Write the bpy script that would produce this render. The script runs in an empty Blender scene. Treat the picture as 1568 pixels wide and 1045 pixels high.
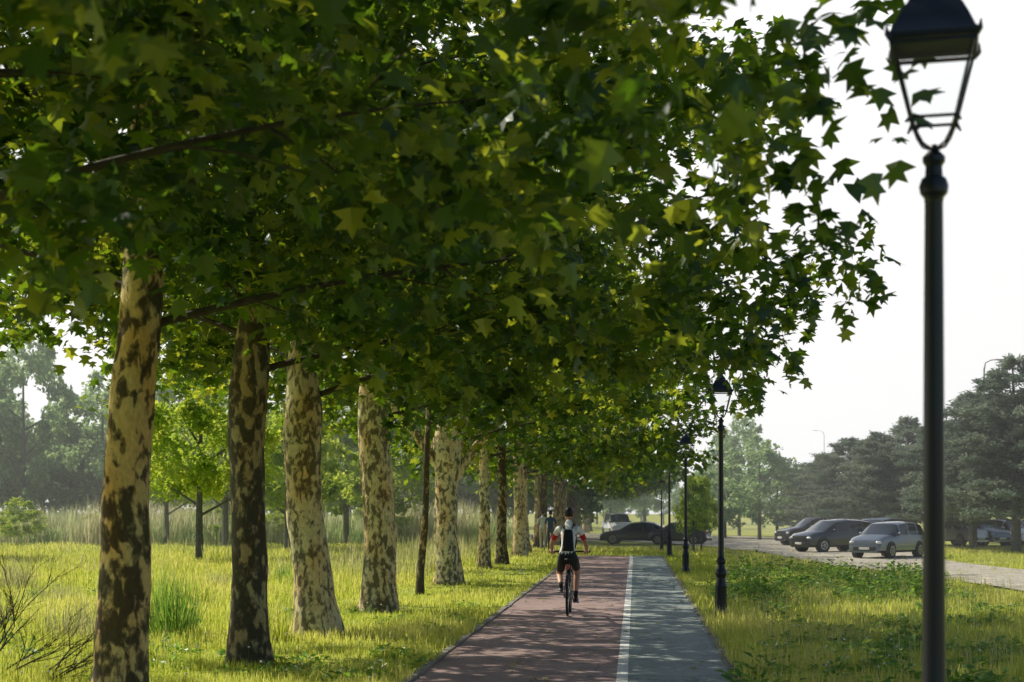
import bpy, math, random, bmesh
import numpy as np
from mathutils import Vector, Matrix
random.seed(7); RNG=np.random.default_rng(7)
sc=bpy.context.scene
F=2500.0; YH=783.0; H=1.75; A=math.atan(188/2500.0)
cA,sA=math.cos(A),math.sin(A)
def W(px,D,py):
    Xc=(px-784)/F*D
    return Vector((Xc*cA-D*sA, Xc*sA+D*cA, H+(YH-py)/F*D))
def G(px,py,z=0.0):
    D=F*(H-z)/(py-YH); v=W(px,D,py); v.z=z; return v
def sm(t): t=np.clip(t,0,1); return t*t*(3-2*t)
def terr(x,y):
    x=np.asarray(x,float); y=np.asarray(y,float)
    xa=2.2-9*sm((y-64)/22.0)
    lot=-0.4*sm((y-38)/24.0)*sm((x-xa)/5.0)
    und=0.05*np.sin(x*0.35+1)*np.sin(y*0.21)*sm((np.abs(x+0.6)-2.6)/3.0)
    return lot+und
# ---------------------------------------------------------------- materials
def mat(name):
    m=bpy.data.materials.new(name); m.use_nodes=True
    nt=m.node_tree; b=nt.nodes['Principled BSDF']; return m,nt,b
def simple(name,col,rough=0.5,metal=0.0,spec=0.5,noise=0.0,coat=0.0):
    m,nt,b=mat(name)
    b.inputs['Base Color'].default_value=(*col,1); b.inputs['Roughness'].default_value=rough
    b.inputs['Metallic'].default_value=metal; b.inputs['Specular IOR Level'].default_value=spec
    b.inputs['Coat Weight'].default_value=coat
    if noise>0:
        tc=nt.nodes.new('ShaderNodeTexCoord'); n=nt.nodes.new('ShaderNodeTexNoise'); n.inputs['Scale'].default_value=9; n.inputs['Detail'].default_value=6
        nt.links.new(tc.outputs['Object'],n.inputs['Vector'])
        r=nt.nodes.new('ShaderNodeValToRGB')
        r.color_ramp.elements[0].position=0.3; r.color_ramp.elements[1].position=0.7
        r.color_ramp.elements[0].color=(*[c*(1-noise) for c in col],1); r.color_ramp.elements[1].color=(*[min(1,c*(1+noise)) for c in col],1)
        nt.links.new(n.outputs['Fac'],r.inputs['Fac']); nt.links.new(r.outputs['Color'],b.inputs['Base Color'])
    return m
def leafmat(name,cols,tcols,trans=0.45,gloss=0.0,rough=.4):
    m,nt,b=mat(name); L=nt.links; nt.nodes.remove(b)
    at=nt.nodes.new('ShaderNodeAttribute'); at.attribute_name='rnd'
    def ramp(cs):
        r=nt.nodes.new('ShaderNodeValToRGB'); e=r.color_ramp.elements
        k=len(cs)
        for i,c in enumerate(cs):
            p=0.08+0.84*i/(k-1)
            if i==0: el=e[0]; el.position=p
            elif i==k-1: el=e[len(e)-1]; el.position=p
            else: el=e.new(p)
            el.color=(*c,1)
        L.new(at.outputs['Fac'],r.inputs['Fac']); return r
    r1=ramp(cols); r2=ramp(tcols)
    d=nt.nodes.new('ShaderNodeBsdfDiffuse'); L.new(r1.outputs['Color'],d.inputs['Color'])
    t=nt.nodes.new('ShaderNodeBsdfTranslucent'); L.new(r2.outputs['Color'],t.inputs['Color'])
    mx=nt.nodes.new('ShaderNodeMixShader'); mx.inputs[0].default_value=trans
    L.new(d.outputs[0],mx.inputs[1]); L.new(t.outputs[0],mx.inputs[2]); out=mx.outputs[0]
    if gloss>0:
        g=nt.nodes.new('ShaderNodeBsdfGlossy'); g.inputs['Roughness'].default_value=rough; g.inputs['Color'].default_value=(.9,.95,1,1)
        m2=nt.nodes.new('ShaderNodeMixShader'); m2.inputs[0].default_value=gloss; L.new(out,m2.inputs[1]); L.new(g.outputs[0],m2.inputs[2]); out=m2.outputs[0]
    L.new(out,nt.nodes['Material Output'].inputs['Surface'])
    return m
M_leaf=leafmat('plane_leaf',[(0.010,0.030,0.008),(0.021,0.056,0.012),(0.042,0.092,0.018)],[(0.06,0.15,0.006),(0.20,0.34,0.012),(0.74,0.76,0.05)],0.45,0.04,.36)
M_grass=leafmat('grass_blade',[(0.14,0.20,0.03),(0.32,0.37,0.07),(0.60,0.55,0.20)],[(0.42,0.55,0.05),(0.74,0.78,0.12),(0.95,0.88,0.30)],0.5)
M_dry=leafmat('dry_grass',[(0.24,0.27,0.10),(0.40,0.39,0.18),(0.56,0.50,0.30)],[(0.4,0.46,0.15),(0.58,0.58,0.24),(0.72,0.66,0.38)],0.45)
M_reed=leafmat('reed_grass',[(0.16,0.26,0.09),(0.32,0.40,0.17),(0.60,0.54,0.36)],[(0.3,0.46,0.14),(0.52,0.62,0.26),(0.74,0.68,0.44)],0.45)
M_weed=leafmat('weed_leaf',[(0.05,0.13,0.022),(0.11,0.22,0.035),(0.18,0.32,0.065)],[(0.18,0.4,0.04),(0.34,0.56,0.07),(0.5,0.7,0.12)],0.42,.04)
M_far=leafmat('haze_tinted_foliage',[(0.15,0.25,0.14),(0.23,0.35,0.19),(0.34,0.46,0.25)],[(0.34,0.52,0.2),(0.5,0.68,0.28),(0.66,0.8,0.38)],0.45)  # leaf colours lightened, distance haze painted into them
M_far2=leafmat('sunlit_foliage',[(0.08,0.17,0.03),(0.14,0.24,0.05),(0.22,0.34,0.08)],[(0.4,0.58,0.05),(0.6,0.74,0.08),(0.85,0.88,0.14)],0.52)
M_cedar=leafmat('haze_tinted_needles',[(0.10,0.14,0.115),(0.17,0.22,0.18),(0.28,0.33,0.26)],[(0.2,0.28,0.2),(0.3,0.38,0.28),(0.42,0.5,0.34)],0.3)  # needle colours paled and greyed to carry distance haze
def barkmat(name,thr,c_d,c_m,c_l,sc_=5.0):
    m,nt,b=mat(name); L=nt.links; N=nt.nodes.new
    tc=N('ShaderNodeTexCoord'); oi=N('ShaderNodeObjectInfo')
    mp=N('ShaderNodeMapping'); mp.inputs['Scale'].default_value=(1,1,0.55)
    va=N('ShaderNodeVectorMath'); va.operation='ADD'
    sc3=N('ShaderNodeMath'); sc3.operation='MULTIPLY'; sc3.inputs[1].default_value=37
    L.new(oi.outputs['Random'],sc3.inputs[0]); L.new(tc.outputs['Object'],va.inputs[0]); L.new(sc3.outputs[0],va.inputs[1]); L.new(va.outputs[0],mp.inputs['Vector'])
    n=N('ShaderNodeTexNoise'); n.inputs['Scale'].default_value=sc_; n.inputs['Detail'].default_value=4; n.inputs['Roughness'].default_value=0.55; n.inputs['Distortion'].default_value=0.35
    L.new(mp.outputs[0],n.inputs['Vector'])
    nb=N('ShaderNodeTexNoise'); nb.inputs['Scale'].default_value=1.1; nb.inputs['Detail'].default_value=1; L.new(mp.outputs[0],nb.inputs['Vector'])
    sb=N('ShaderNodeMath'); sb.operation='MULTIPLY_ADD'; sb.inputs[1].default_value=0.34; sb.inputs[2].default_value=-0.17; L.new(nb.outputs['Fac'],sb.inputs[0])
    nn=N('ShaderNodeMath'); nn.operation='ADD'; L.new(n.outputs['Fac'],nn.inputs[0]); L.new(sb.outputs[0],nn.inputs[1])
    sx=N('ShaderNodeSeparateXYZ'); L.new(tc.outputs['Object'],sx.inputs[0]); hz0=N('ShaderNodeMapRange'); hz0.inputs[1].default_value=0; hz0.inputs[2].default_value=1.2; hz0.inputs[3].default_value=-.03; hz0.inputs[4].default_value=0; L.new(sx.outputs['Z'],hz0.inputs[0])
    nz=N('ShaderNodeMath'); nz.operation='ADD'; L.new(nn.outputs[0],nz.inputs[0]); L.new(hz0.outputs[0],nz.inputs[1]); nn=nz
    r=N('ShaderNodeValToRGB'); e=r.color_ramp.elements
    e[0].position=thr-0.015; e[0].color=(*c_d,1); e[1].position=thr+0.015; e[1].color=(*c_m,1)
    x=e.new(thr+0.04); x.color=(*c_m,1); x=e.new(thr+0.08); x.color=(*c_l,1); x=e.new(0.95); x.color=(*[min(1,c*1.25) for c in c_l],1)
    L.new(nn.outputs[0],r.inputs['Fac'])
    n2=N('ShaderNodeTexNoise'); n2.inputs['Scale'].default_value=30; n2.inputs['Detail'].default_value=6
    L.new(mp.outputs[0],n2.inputs['Vector'])
    r2=N('ShaderNodeMapRange'); r2.inputs[3].default_value=0.5; r2.inputs[4].default_value=1.45; L.new(n2.outputs['Fac'],r2.inputs[0])
    n3=N('ShaderNodeTexNoise'); n3.inputs['Scale'].default_value=2.3; n3.inputs['Detail'].default_value=2; L.new(mp.outputs[0],n3.inputs['Vector'])
    r3=N('ShaderNodeValToRGB'); r3.color_ramp.elements[0].position=0.38; r3.color_ramp.elements[0].color=(.95,.97,.86,1); r3.color_ramp.elements[1].position=0.68; r3.color_ramp.elements[1].color=(1,0.80,0.54,1)
    L.new(n3.outputs['Fac'],r3.inputs['Fac'])
    v1=N('ShaderNodeVectorMath'); v1.operation='MULTIPLY'; L.new(r.outputs['Color'],v1.inputs[0]); L.new(r3.outputs['Color'],v1.inputs[1])
    v2=N('ShaderNodeVectorMath'); v2.operation='SCALE'; L.new(v1.outputs[0],v2.inputs[0]); L.new(r2.outputs[0],v2.inputs['Scale'])
    L.new(v2.outputs[0],b.inputs['Base Color']); b.inputs['Roughness'].default_value=0.85; b.inputs['Specular IOR Level'].default_value=0.25
    bp=N('ShaderNodeBump'); bp.inputs['Strength'].default_value=0.8; bp.inputs['Distance'].default_value=0.02
    ad=N('ShaderNodeMath'); ad.operation='MULTIPLY_ADD'; ad.inputs[1].default_value=0.4
    L.new(n2.outputs['Fac'],ad.inputs[0])
    st=N('ShaderNodeMath'); st.operation='LESS_THAN'; st.inputs[1].default_value=thr; L.new(nn.outputs[0],st.inputs[0]); L.new(st.outputs[0],ad.inputs[2])
    L.new(ad.outputs[0],bp.inputs['Height']); L.new(bp.outputs[0],b.inputs['Normal'])
    return m
M_barkA=barkmat('plane_bark_ochre',0.48,(0.085,0.072,0.052),(0.20,0.165,0.11),(0.60,0.48,0.27),9.5)
M_barkB=barkmat('plane_bark_pale',0.42,(0.17,0.15,0.115),(0.36,0.32,0.235),(0.68,0.60,0.43),13.0)
M_barkC=barkmat('plane_bark_dark',0.50,(0.08,0.07,0.055),(0.16,0.135,0.10),(0.40,0.33,0.21),10)
M_wood=simple('branch_wood',(0.05,0.042,0.03),0.9,noise=0.4)
M_farwood=simple('haze_tinted_wood',(0.12,0.12,0.115),0.9,noise=0.3)  # pale grey wood, haze of distance mixed into its colour
# ---------------------------------------------------------------- mesh utils
def link(o,parent=None):
    sc.collection.objects.link(o)
    if parent: o.parent=parent
    return o
def empty(name,loc=(0,0,0),rotz=0.0,parent=None):
    o=bpy.data.objects.new(name,None); o.location=loc; o.rotation_euler=(0,0,rotz); o.empty_display_size=0.2
    return link(o,parent)
def mesh_np(name,V,Fc,mats,rnd=None,smooth=False):
    me=bpy.data.meshes.new(name); V=np.asarray(V,np.float32); Fc=np.asarray(Fc,np.int32)
    k=Fc.shape[1]; me.vertices.add(len(V)); me.vertices.foreach_set('co',V.ravel())
    me.loops.add(Fc.size); me.loops.foreach_set('vertex_index',Fc.ravel())
    me.polygons.add(len(Fc)); me.polygons.foreach_set('loop_start',np.arange(0,Fc.size,k,dtype=np.int32)); 
    me.update(calc_edges=True)
    if rnd is not None:
        a=me.attributes.new('rnd','FLOAT','POINT'); a.data.foreach_set('value',np.asarray(rnd,np.float32))
    for m in (mats if isinstance(mats,(list,tuple)) else [mats]): me.materials.append(m)
    me.polygons.foreach_set('use_smooth',np.full(len(Fc),bool(smooth)))
    return me
def nrm(v): return v/np.maximum(np.linalg.norm(v,axis=-1,keepdims=True),1e-9)
def scatter(C,Dr,Nn,sx,sy,TV,TF,rnd=None):
    C=np.asarray(C,float); n=len(C); Yv=nrm(Dr); Xv=nrm(np.cross(Yv,Nn)); Zv=np.cross(Xv,Yv)
    TV=np.asarray(TV,float); k=len(TV)
    P=(Xv[:,None,:]*(TV[None,:,0,None]*sx[:,None,None])+Yv[:,None,:]*(TV[None,:,1,None]*sy[:,None,None])+Zv[:,None,:]*(TV[None,:,2,None]*sy[:,None,None]))+C[:,None,:]
    Fc=(np.asarray(TF)[None]+ (np.arange(n)*k)[:,None,None]).reshape(-1,np.asarray(TF).shape[1])
    if rnd is None: rnd=RNG.random(n)
    return P.reshape(-1,3),Fc,np.repeat(rnd,k)
_o=[(0,0.0),(.54,.12),(.25,.38),(.50,.68),(.15,.66),(0,1.0)]
_out=_o+[(-x,y) for x,y in _o[-2:0:-1]]
LV=[(0,.32,0.0)]+[(x,y,-0.28*abs(x)-0.22*max(0,y-.3)**2) for x,y in _out]
LF=[(0,1+i,1+(i+1)%len(_out)) for i in range(len(_out))]
RV=[(0,0,0),(.42,.45,.05),(0,1,-.1),(-.42,.45,.05)]; RF=[(0,1,2),(0,2,3)]
BV=[(-.5,0,0),(.5,0,0),(-.38,.55,.07),(.38,.55,.07),(0,1,.32)]; BF=[(0,1,3),(0,3,2),(2,3,4)]
class MB:
    def __init__(s): s.v=[]; s.f=[]; s.m=[]
    def tube(s,pts,rad,n=8,m=0,cap=True):
        pts=[Vector(p) for p in pts]
        if not hasattr(rad,'__len__'): rad=[rad]*len(pts)
        b=len(s.v); up=None
        for i,p in enumerate(pts):
            t=(pts[min(i+1,len(pts)-1)]-pts[max(i-1,0)]).normalized()
            if up is None:
                up=Vector((0,0,1)) if abs(t.z)<0.9 else Vector((1,0,0))
            x=up.cross(t)
            if x.length<1e-4: x=Vector((1,0,0)).cross(t)
            x.normalize(); y=t.cross(x); up=y
            for j in range(n):
                a=2*math.pi*(j+.5)/n; s.v.append(p+x*(math.cos(a)*rad[i])+y*(math.sin(a)*rad[i]))
        for i in range(len(pts)-1):
            for j in range(n):
                s.f.append((b+i*n+j,b+i*n+(j+1)%n,b+(i+1)*n+(j+1)%n,b+(i+1)*n+j)); s.m.append(m)
        if cap:
            s.f.append(tuple(b+j for j in range(n))[::-1]); s.m.append(m)
            e=b+(len(pts)-1)*n; s.f.append(tuple(e+j for j in range(n))); s.m.append(m)
    def lathe(s,prof,n=16,axis='z',c=(0,0,0),m=0,sq=False,cap=True):
        b=len(s.v); c=Vector(c)
        for (r,z) in prof:
            for j in range(n):
                a=2*math.pi*(j+(.5 if sq else 0))/n; rr=r*(math.sqrt(2) if sq else 1)
                x,y=rr*math.cos(a),rr*math.sin(a)
                s.v.append(c+(Vector((x,y,z)) if axis=='z' else Vector((z,x,y)) if axis=='x' else Vector((y,z,x))))
        for i in range(len(prof)-1):
            for j in range(n):
                s.f.append((b+i*n+j,b+i*n+(j+1)%n,b+(i+1)*n+(j+1)%n,b+(i+1)*n+j)); s.m.append(m)
        if cap and prof[0][0]>1e-4: s.f.append(tuple(b+j for j in range(n))[::-1]); s.m.append(m)
        if cap and prof[-1][0]>1e-4: 
            e=b+(len(prof)-1)*n; s.f.append(tuple(e+j for j in range(n))); s.m.append(m)
    def box(s,c,d,m=0,taper=1.0):
        b=len(s.v)
        for z in(-1,1):
            k=taper if z>0 else 1
            for x,y in((-1,-1),(1,-1),(1,1),(-1,1)): s.v.append(Vector((c[0]+x*d[0]/2*k,c[1]+y*d[1]/2*k,c[2]+z*d[2]/2)))
        for q in((3,2,1,0),(4,5,6,7),(0,1,5,4),(1,2,6,5),(2,3,7,6),(3,0,4,7)): s.f.append(tuple(b+i for i in q)); s.m.append(m)
    def ell(s,c,r,m=0,n=12,k=8,rx=0.0):
        b=len(s.v); cc,ss=math.cos(rx),math.sin(rx)
        for i in range(k+1):
            th=math.pi*i/k
            for j in range(n):
                a=2*math.pi*j/n; x,y,z=r[0]*max(1e-3,math.sin(th))*math.cos(a),r[1]*max(1e-3,math.sin(th))*math.sin(a),-r[2]*math.cos(th)
                y,z=y*cc-z*ss,y*ss+z*cc
                s.v.append(Vector((c[0]+x,c[1]+y,c[2]+z)))
        for i in range(k):
            for j in range(n): s.f.append((b+i*n+j,b+i*n+(j+1)%n,b+(i+1)*n+(j+1)%n,b+(i+1)*n+j)); s.m.append(m)
    def mesh(s,name,mats,smooth=True,angle=40):
        me=bpy.data.meshes.new(name); me.from_pydata([tuple(v) for v in s.v],[],s.f)
        for m in (mats if isinstance(mats,(list,tuple)) else [mats]): me.materials.append(m)
        me.polygons.foreach_set('material_index',s.m)
        me.polygons.foreach_set('use_smooth',[bool(smooth)]*len(s.f))
        if smooth: me.set_sharp_from_angle(angle=math.radians(angle))
        me.update(); return me
    def obj(s,name,mats,parent=None,**k):
        return link(bpy.data.objects.new(name,s.mesh(name,mats,**k)),parent)
# ---------------------------------------------------------------- ground
xs=np.concatenate([np.linspace(-500,-60,12),np.arange(-55,-16,5),np.arange(-15,46,1.0),np.arange(50,100,10),np.linspace(110,500,10)])
ys=np.concatenate([np.arange(-60,10,10),np.arange(10,125,1.0),np.arange(130,200,10),np.linspace(220,1200,14)])
X,Y=np.meshgrid(xs,ys); Z=terr(X,Y)
idx=np.arange(X.size).reshape(X.shape)
Fq=np.stack([idx[:-1,:-1],idx[:-1,1:],idx[1:,1:],idx[1:,:-1]],-1).reshape(-1,4)
m,nt,b=mat('meadow_ground'); L=nt.links; N=nt.nodes.new
tc=N('ShaderNodeTexCoord'); n1=N('ShaderNodeTexNoise'); n1.inputs['Scale'].default_value=0.25; n1.inputs['Detail'].default_value=7; n1.inputs['Roughness'].default_value=0.65
n2=N('ShaderNodeTexNoise'); n2.inputs['Scale'].default_value=6; n2.inputs['Detail'].default_value=6
L.new(tc.outputs['Object'],n1.inputs['Vector']); L.new(tc.outputs['Object'],n2.inputs['Vector'])
r=N('ShaderNodeValToRGB'); e=r.color_ramp.elements; e[0].position=0.3; e[0].color=(0.28,0.36,0.07,1); e[1].position=0.7; e[1].color=(0.66,0.62,0.20,1)
x=e.new(0.5); x.color=(0.48,0.52,0.12,1)
L.new(n1.outputs['Fac'],r.inputs['Fac'])
r2=N('ShaderNodeMapRange'); r2.inputs[1].default_value=0.3; r2.inputs[2].default_value=0.7; r2.inputs[3].default_value=0.5; r2.inputs[4].default_value=1.25; L.new(n2.outputs['Fac'],r2.inputs[0])
v=N('ShaderNodeVectorMath'); v.operation='SCALE'; L.new(r.outputs['Color'],v.inputs[0]); L.new(r2.outputs[0],v.inputs['Scale']); L.new(v.outputs[0],b.inputs['Base Color'])
b.inputs['Roughness'].default_value=0.95; b.inputs['Specular IOR Level'].default_value=0.1
bp=N('ShaderNodeBump'); bp.inputs['Distance'].default_value=0.1; bp.inputs['Strength'].default_value=0.8; L.new(n2.outputs['Fac'],bp.inputs['Height']); L.new(bp.outputs[0],b.inputs['Normal'])
link(bpy.data.objects.new('ground',mesh_np('ground',np.stack([X,Y,Z],-1).reshape(-1,3),Fq,m,smooth=True)))
# ---------------------------------------------------------------- path
def asphalt(name,c1,c2,rough=0.9,grain=45,gl=.7,gh=1.3,bd=.006,crack=.45):
    m,nt,b=mat(name); L=nt.links; N=nt.nodes.new
    tc=N('ShaderNodeTexCoord'); n1=N('ShaderNodeTexNoise'); n1.inputs['Scale'].default_value=0.9; n1.inputs['Detail'].default_value=7; n1.inputs['Roughness'].default_value=0.7
    n2=N('ShaderNodeTexNoise'); n2.inputs['Scale'].default_value=grain; n2.inputs['Detail'].default_value=4
    vo=N('ShaderNodeTexVoronoi'); vo.feature='DISTANCE_TO_EDGE'; vo.inputs['Scale'].default_value=0.55
    nd=N('ShaderNodeTexNoise'); nd.inputs['Scale'].default_value=2.2; nd.inputs['Detail'].default_value=5
    L.new(tc.outputs['Object'],nd.inputs['Vector'])
    mx=N('ShaderNodeVectorMath'); mx.operation='ADD'
    L.new(tc.outputs['Object'],mx.inputs[0]); L.new(nd.outputs['Color'],mx.inputs[1]); L.new(mx.outputs[0],vo.inputs['Vector'])
    for q in(n1,n2): L.new(tc.outputs['Object'],q.inputs['Vector'])
    r=N('ShaderNodeValToRGB'); e=r.color_ramp.elements; e[0].position=0.3; e[0].color=(*c1,1); e[1].position=0.7; e[1].color=(*c2,1)
    L.new(n1.outputs['Fac'],r.inputs['Fac'])
    r2=N('ShaderNodeMapRange'); r2.inputs[1].default_value=0.3; r2.inputs[2].default_value=0.7; r2.inputs[3].default_value=gl; r2.inputs[4].default_value=gh; L.new(n2.outputs['Fac'],r2.inputs[0])
    cr=N('ShaderNodeMapRange'); cr.inputs[1].default_value=0.0; cr.inputs[2].default_value=0.012; cr.inputs[3].default_value=crack; cr.inputs[4].default_value=1; L.new(vo.outputs['Distance'],cr.inputs[0])
    mm=N('ShaderNodeMath'); mm.operation='MULTIPLY'; L.new(r2.outputs[0],mm.inputs[0]); L.new(cr.outputs[0],mm.inputs[1])
    v=N('ShaderNodeVectorMath'); v.operation='SCALE'; L.new(r.outputs['Color'],v.inputs[0]); L.new(mm.outputs[0],v.inputs['Scale']); L.new(v.outputs[0],b.inputs['Base Color'])
    b.inputs['Roughness'].default_value=rough; b.inputs['Specular IOR Level'].default_value=0.3
    bp=N('ShaderNodeBump'); bp.inputs['Distance'].default_value=bd; L.new(n2.outputs['Fac'],bp.inputs['Height']); L.new(bp.outputs[0],b.inputs['Normal'])
    return m
M_red=asphalt('red_asphalt',(0.25,0.165,0.165),(0.41,0.30,0.29),.75); M_blue=asphalt('grey_green_asphalt',(0.22,0.26,0.26),(0.34,0.39,0.38),.75)
M_line=asphalt('worn_white_paint',(0.62,0.62,0.6),(0.85,0.85,0.82)); M_curb=asphalt('concrete_edging',(0.18,0.17,0.14),(0.34,0.32,0.27)); M_gravel=asphalt('gravel',(0.34,0.31,0.26),(0.60,0.55,0.47),.95,5,.55,1.35,.05,.9)
PATH_END=63.0; XL,XM,XR=-2.25,-0.13,1.03
def strip(name,x0,x1,z,m,y0=-30,y1=PATH_END,par=None,seg=1.0):
    yy=np.arange(y0,y1+.01,seg); a=x0+0*yy; c=x1+0*yy
    V=np.concatenate([np.stack([a,yy,0*yy+z],-1),np.stack([c,yy,0*yy+z],-1)]); k=len(yy)
    Fc=np.array([(i,k+i,k+i+1,i+1) for i in range(k-1)])
    return link(bpy.data.objects.new(name,mesh_np(name,V,Fc,m)),par)
path=empty('cycle_path')
strip('red_lane',XL,XM,0.030,M_red,par=path); strip('grey_lane',XM,XR,0.030,M_blue,par=path)
strip('white_line',XM-.06,XM+.06,0.034,M_line,par=path)
for nm,x0 in(('left_edging',XL-.09),('right_edging',XR)):
    mb=MB(); y=-20.0
    while y<PATH_END:
        j=random.uniform(-.012,.012); mb.box((x0+.045+j,y+.49,0.0),(0.09,.98,0.1+random.uniform(-.01,.012)),0); y+=1.0
    mb.obj(nm,M_curb,path,smooth=False)
near=[(1760,945),(1568,908),(1450,890),(1330,875),(1250,863),(1150,845),(1060,836),(940,829),(800,827)]
far=[(1760,898),(1568,874),(1450,860),(1410,844),(1300,832),(1210,825),(1100,821),(960,818),(800,818)]
def gz(p):
    z=-0.3
    for _ in range(4): v=G(p[0],p[1],z); z=float(terr(v.x,v.y))
    v.z=z; return v
NN=[gz(p) for p in near]; FF=[gz(p) for p in far]
def resample(P,n):
    P=np.array([(p.x,p.y) for p in P]); t=np.linspace(0,len(P)-1,n); i=np.arange(len(P)); return np.stack([np.interp(t,i,P[:,0]),np.interp(t,i,P[:,1])],-1)
n_,m_=120,24
a=resample(NN,n_); c=resample(FF,n_); t=np.linspace(0,1,m_)
a[:,1]+=0.45*np.sin(np.arange(n_)*0.7)+0.35*np.sin(np.arange(n_)*1.9)
P=a[:,None,:]*(1-t)[None,:,None]+c[:,None,:]*t[None,:,None]
V=np.concatenate([P,(terr(P[...,0],P[...,1])+0.045)[...,None]],-1).reshape(-1,3)
ii=np.arange(n_*m_).reshape(n_,m_); Fc=np.stack([ii[:-1,:-1],ii[:-1,1:],ii[1:,1:],ii[1:,:-1]],-1).reshape(-1,4)[:,::-1]
link(bpy.data.objects.new('gravel_road',mesh_np('gravel_road',V,Fc,M_gravel,smooth=True)))
GP=np.concatenate([a,c[::-1]])
def in_poly(x,y,P):
    ins=np.zeros(len(x),bool); j=len(P)-1
    for i in range(len(P)):
        xi,yi=P[i]; xj,yj=P[j]
        c_=((yi>y)!=(yj>y)); ins^=c_&(x<(xj-xi)*(y-yi)/(yj-yi+1e-12)+xi); j=i
    return ins
# ---------------------------------------------------------------- grass
def scat_pts(n,D0,D1,p0=-300,p1=1900):
    D=D0*(D1/D0)**RNG.random(n); px=RNG.uniform(p0,p1,n); Xc=(px-784)/F*D
    return Xc*cA-D*sA, Xc*sA+D*cA, D
def onpath(x,y): return (x>XL-.02)&(x<XR+.02)&(y<PATH_END)
def grass_mesh(name,x,y,D,h,wk,matl,lean=0.35,rnd=None):
    n=len(x); z=terr(x,y)-0.01
    az=RNG.uniform(0,6.283,n); ln=np.abs(RNG.normal(0,lean,n))
    Dr=np.stack([np.cos(az)*ln,np.sin(az)*ln,np.ones(n)],-1)
    Nn=-np.stack([np.cos(az),np.sin(az),0*az],-1)+RNG.normal(0,.3,(n,3))
    wd=wk*np.maximum(1,D/20)*RNG.uniform(.6,1.4,n)
    V,Fc,R=scatter(np.stack([x,y,z],-1),Dr,Nn,wd,h,BV,BF,rnd)
    return mesh_np(name,V,Fc,matl,R,smooth=False)
grass=empty('grass')
x,y,D=scat_pts(340000,15,95,-150,1750)
ng=np.sin(x*1.9+np.sin(y*1.3)*2)*np.sin(y*1.1+np.sin(x*.9))
ng2=np.sin(x*.55+2+np.sin(y*.31)*2)*np.sin(y*.4+np.sin(x*.7)*1.5)
h=np.where(x<-5.6,0.14,np.where(x<XL,0.085,0.11))*(1+.5*ng+.45*ng2)*RNG.uniform(.45,1.6,len(x))
inG=in_poly(x,y,GP)
k=~onpath(x,y)&(~inG|(RNG.random(len(x))<.03))
edge=np.minimum(np.abs(x-XL),np.abs(x-XR)); h=np.where(edge<.2,h*(.9+.5*np.sin(y*3.1)),h)
rn=np.clip(RNG.random(len(x))*.6+.2+.22*ng2+.1*ng,0,1)
link(bpy.data.objects.new('lawn_blades',grass_mesh('lawn_blades',x[k],y[k],D[k],h[k],0.010,M_grass,.5,rn[k])),grass)
x,y,D=scat_pts(60000,17,100,-300,860)
ng=np.sin(x*.8+np.sin(y*.3)*2)*np.sin(y*.23+x*.2)
pr=np.where((x<-5.4)&(ng>.35),.14,.015)+np.where((x<-5.4)&(y>42)&(y<80)&(x>-10),.45,0)
pr=np.where(x>-5.0,0,pr)
k=(RNG.random(len(x))<pr)
h=RNG.uniform(.25,.75,len(x))*np.where(y>40,1.25,.75)
link(bpy.data.objects.new('tall_blades',grass_mesh('tall_blades',x[k],y[k],D[k],h[k],0.008,M_dry,.25)),grass)
x,y,D=scat_pts(9000,17,70,1100,1900); k=(x>XR+.4)&~in_poly(x,y,GP)
h=RNG.uniform(.2,.5,len(x))
link(bpy.data.objects.new('seed_stalks',grass_mesh('seed_stalks',x[k],y[k],D[k],h[k],0.005,M_dry,.2)),grass)
nR=70000; x=RNG.uniform(-75,-7,nR); y=RNG.uniform(82,98,nR)+2.5*np.sin(x*.3); D=np.full(nR,70.0)
cl=np.sin(x*.7+np.sin(y*.8)*1.5)*np.sin(x*.21+1)
h=RNG.uniform(.5,2.2,nR)*(0.8+.45*cl)
link(bpy.data.objects.new('reed_blades',grass_mesh('reed_blades',x,y,D,h,0.016,M_reed,.25,np.clip(RNG.random(nR)*.5+.3+.4*cl,0,1))),grass)
def tuft(name,p,n,hh,rad,matl,par=None):
    a=RNG.uniform(0,6.28,n); rr=rad*np.sqrt(RNG.random(n)); x=p.x+rr*np.cos(a); y=p.y+rr*np.sin(a)
    Dr=np.stack([np.cos(a)*rr/rad*.55+RNG.normal(0,.12,n),np.sin(a)*rr/rad*.55+RNG.normal(0,.12,n),np.ones(n)],-1)
    Nn=-np.stack([np.cos(a),np.sin(a),0*a+.01],-1)
    V,Fc,R=scatter(np.stack([x,y,terr(x,y)],-1),Dr,Nn,np.full(n,.014),hh*RNG.uniform(.4,1.1,n),BV,BF)
    return link(bpy.data.objects.new(name,mesh_np(name,V,Fc,matl,R)),par)
tuft('tall_grass_clump',G(262,982),360,.95,.34,M_weed)
tuft('tall_grass_clump',G(300,930),200,.6,.3,M_grass)
tuft('tall_grass_clump',G(20,905),300,.8,.5,M_dry)
tuft('tall_grass_clump',G(425,985),160,.5,.2,M_grass)
tuft('tall_grass_clump',G(120,985),260,.55,.5,M_dry)
for q in((90,930),(340,900),(225,905),(-30,960),(530,905),(440,890)): tuft('tall_grass_clump',G(*q),180,.5,.4,random.choice((M_dry,M_grass,M_weed)))
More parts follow.
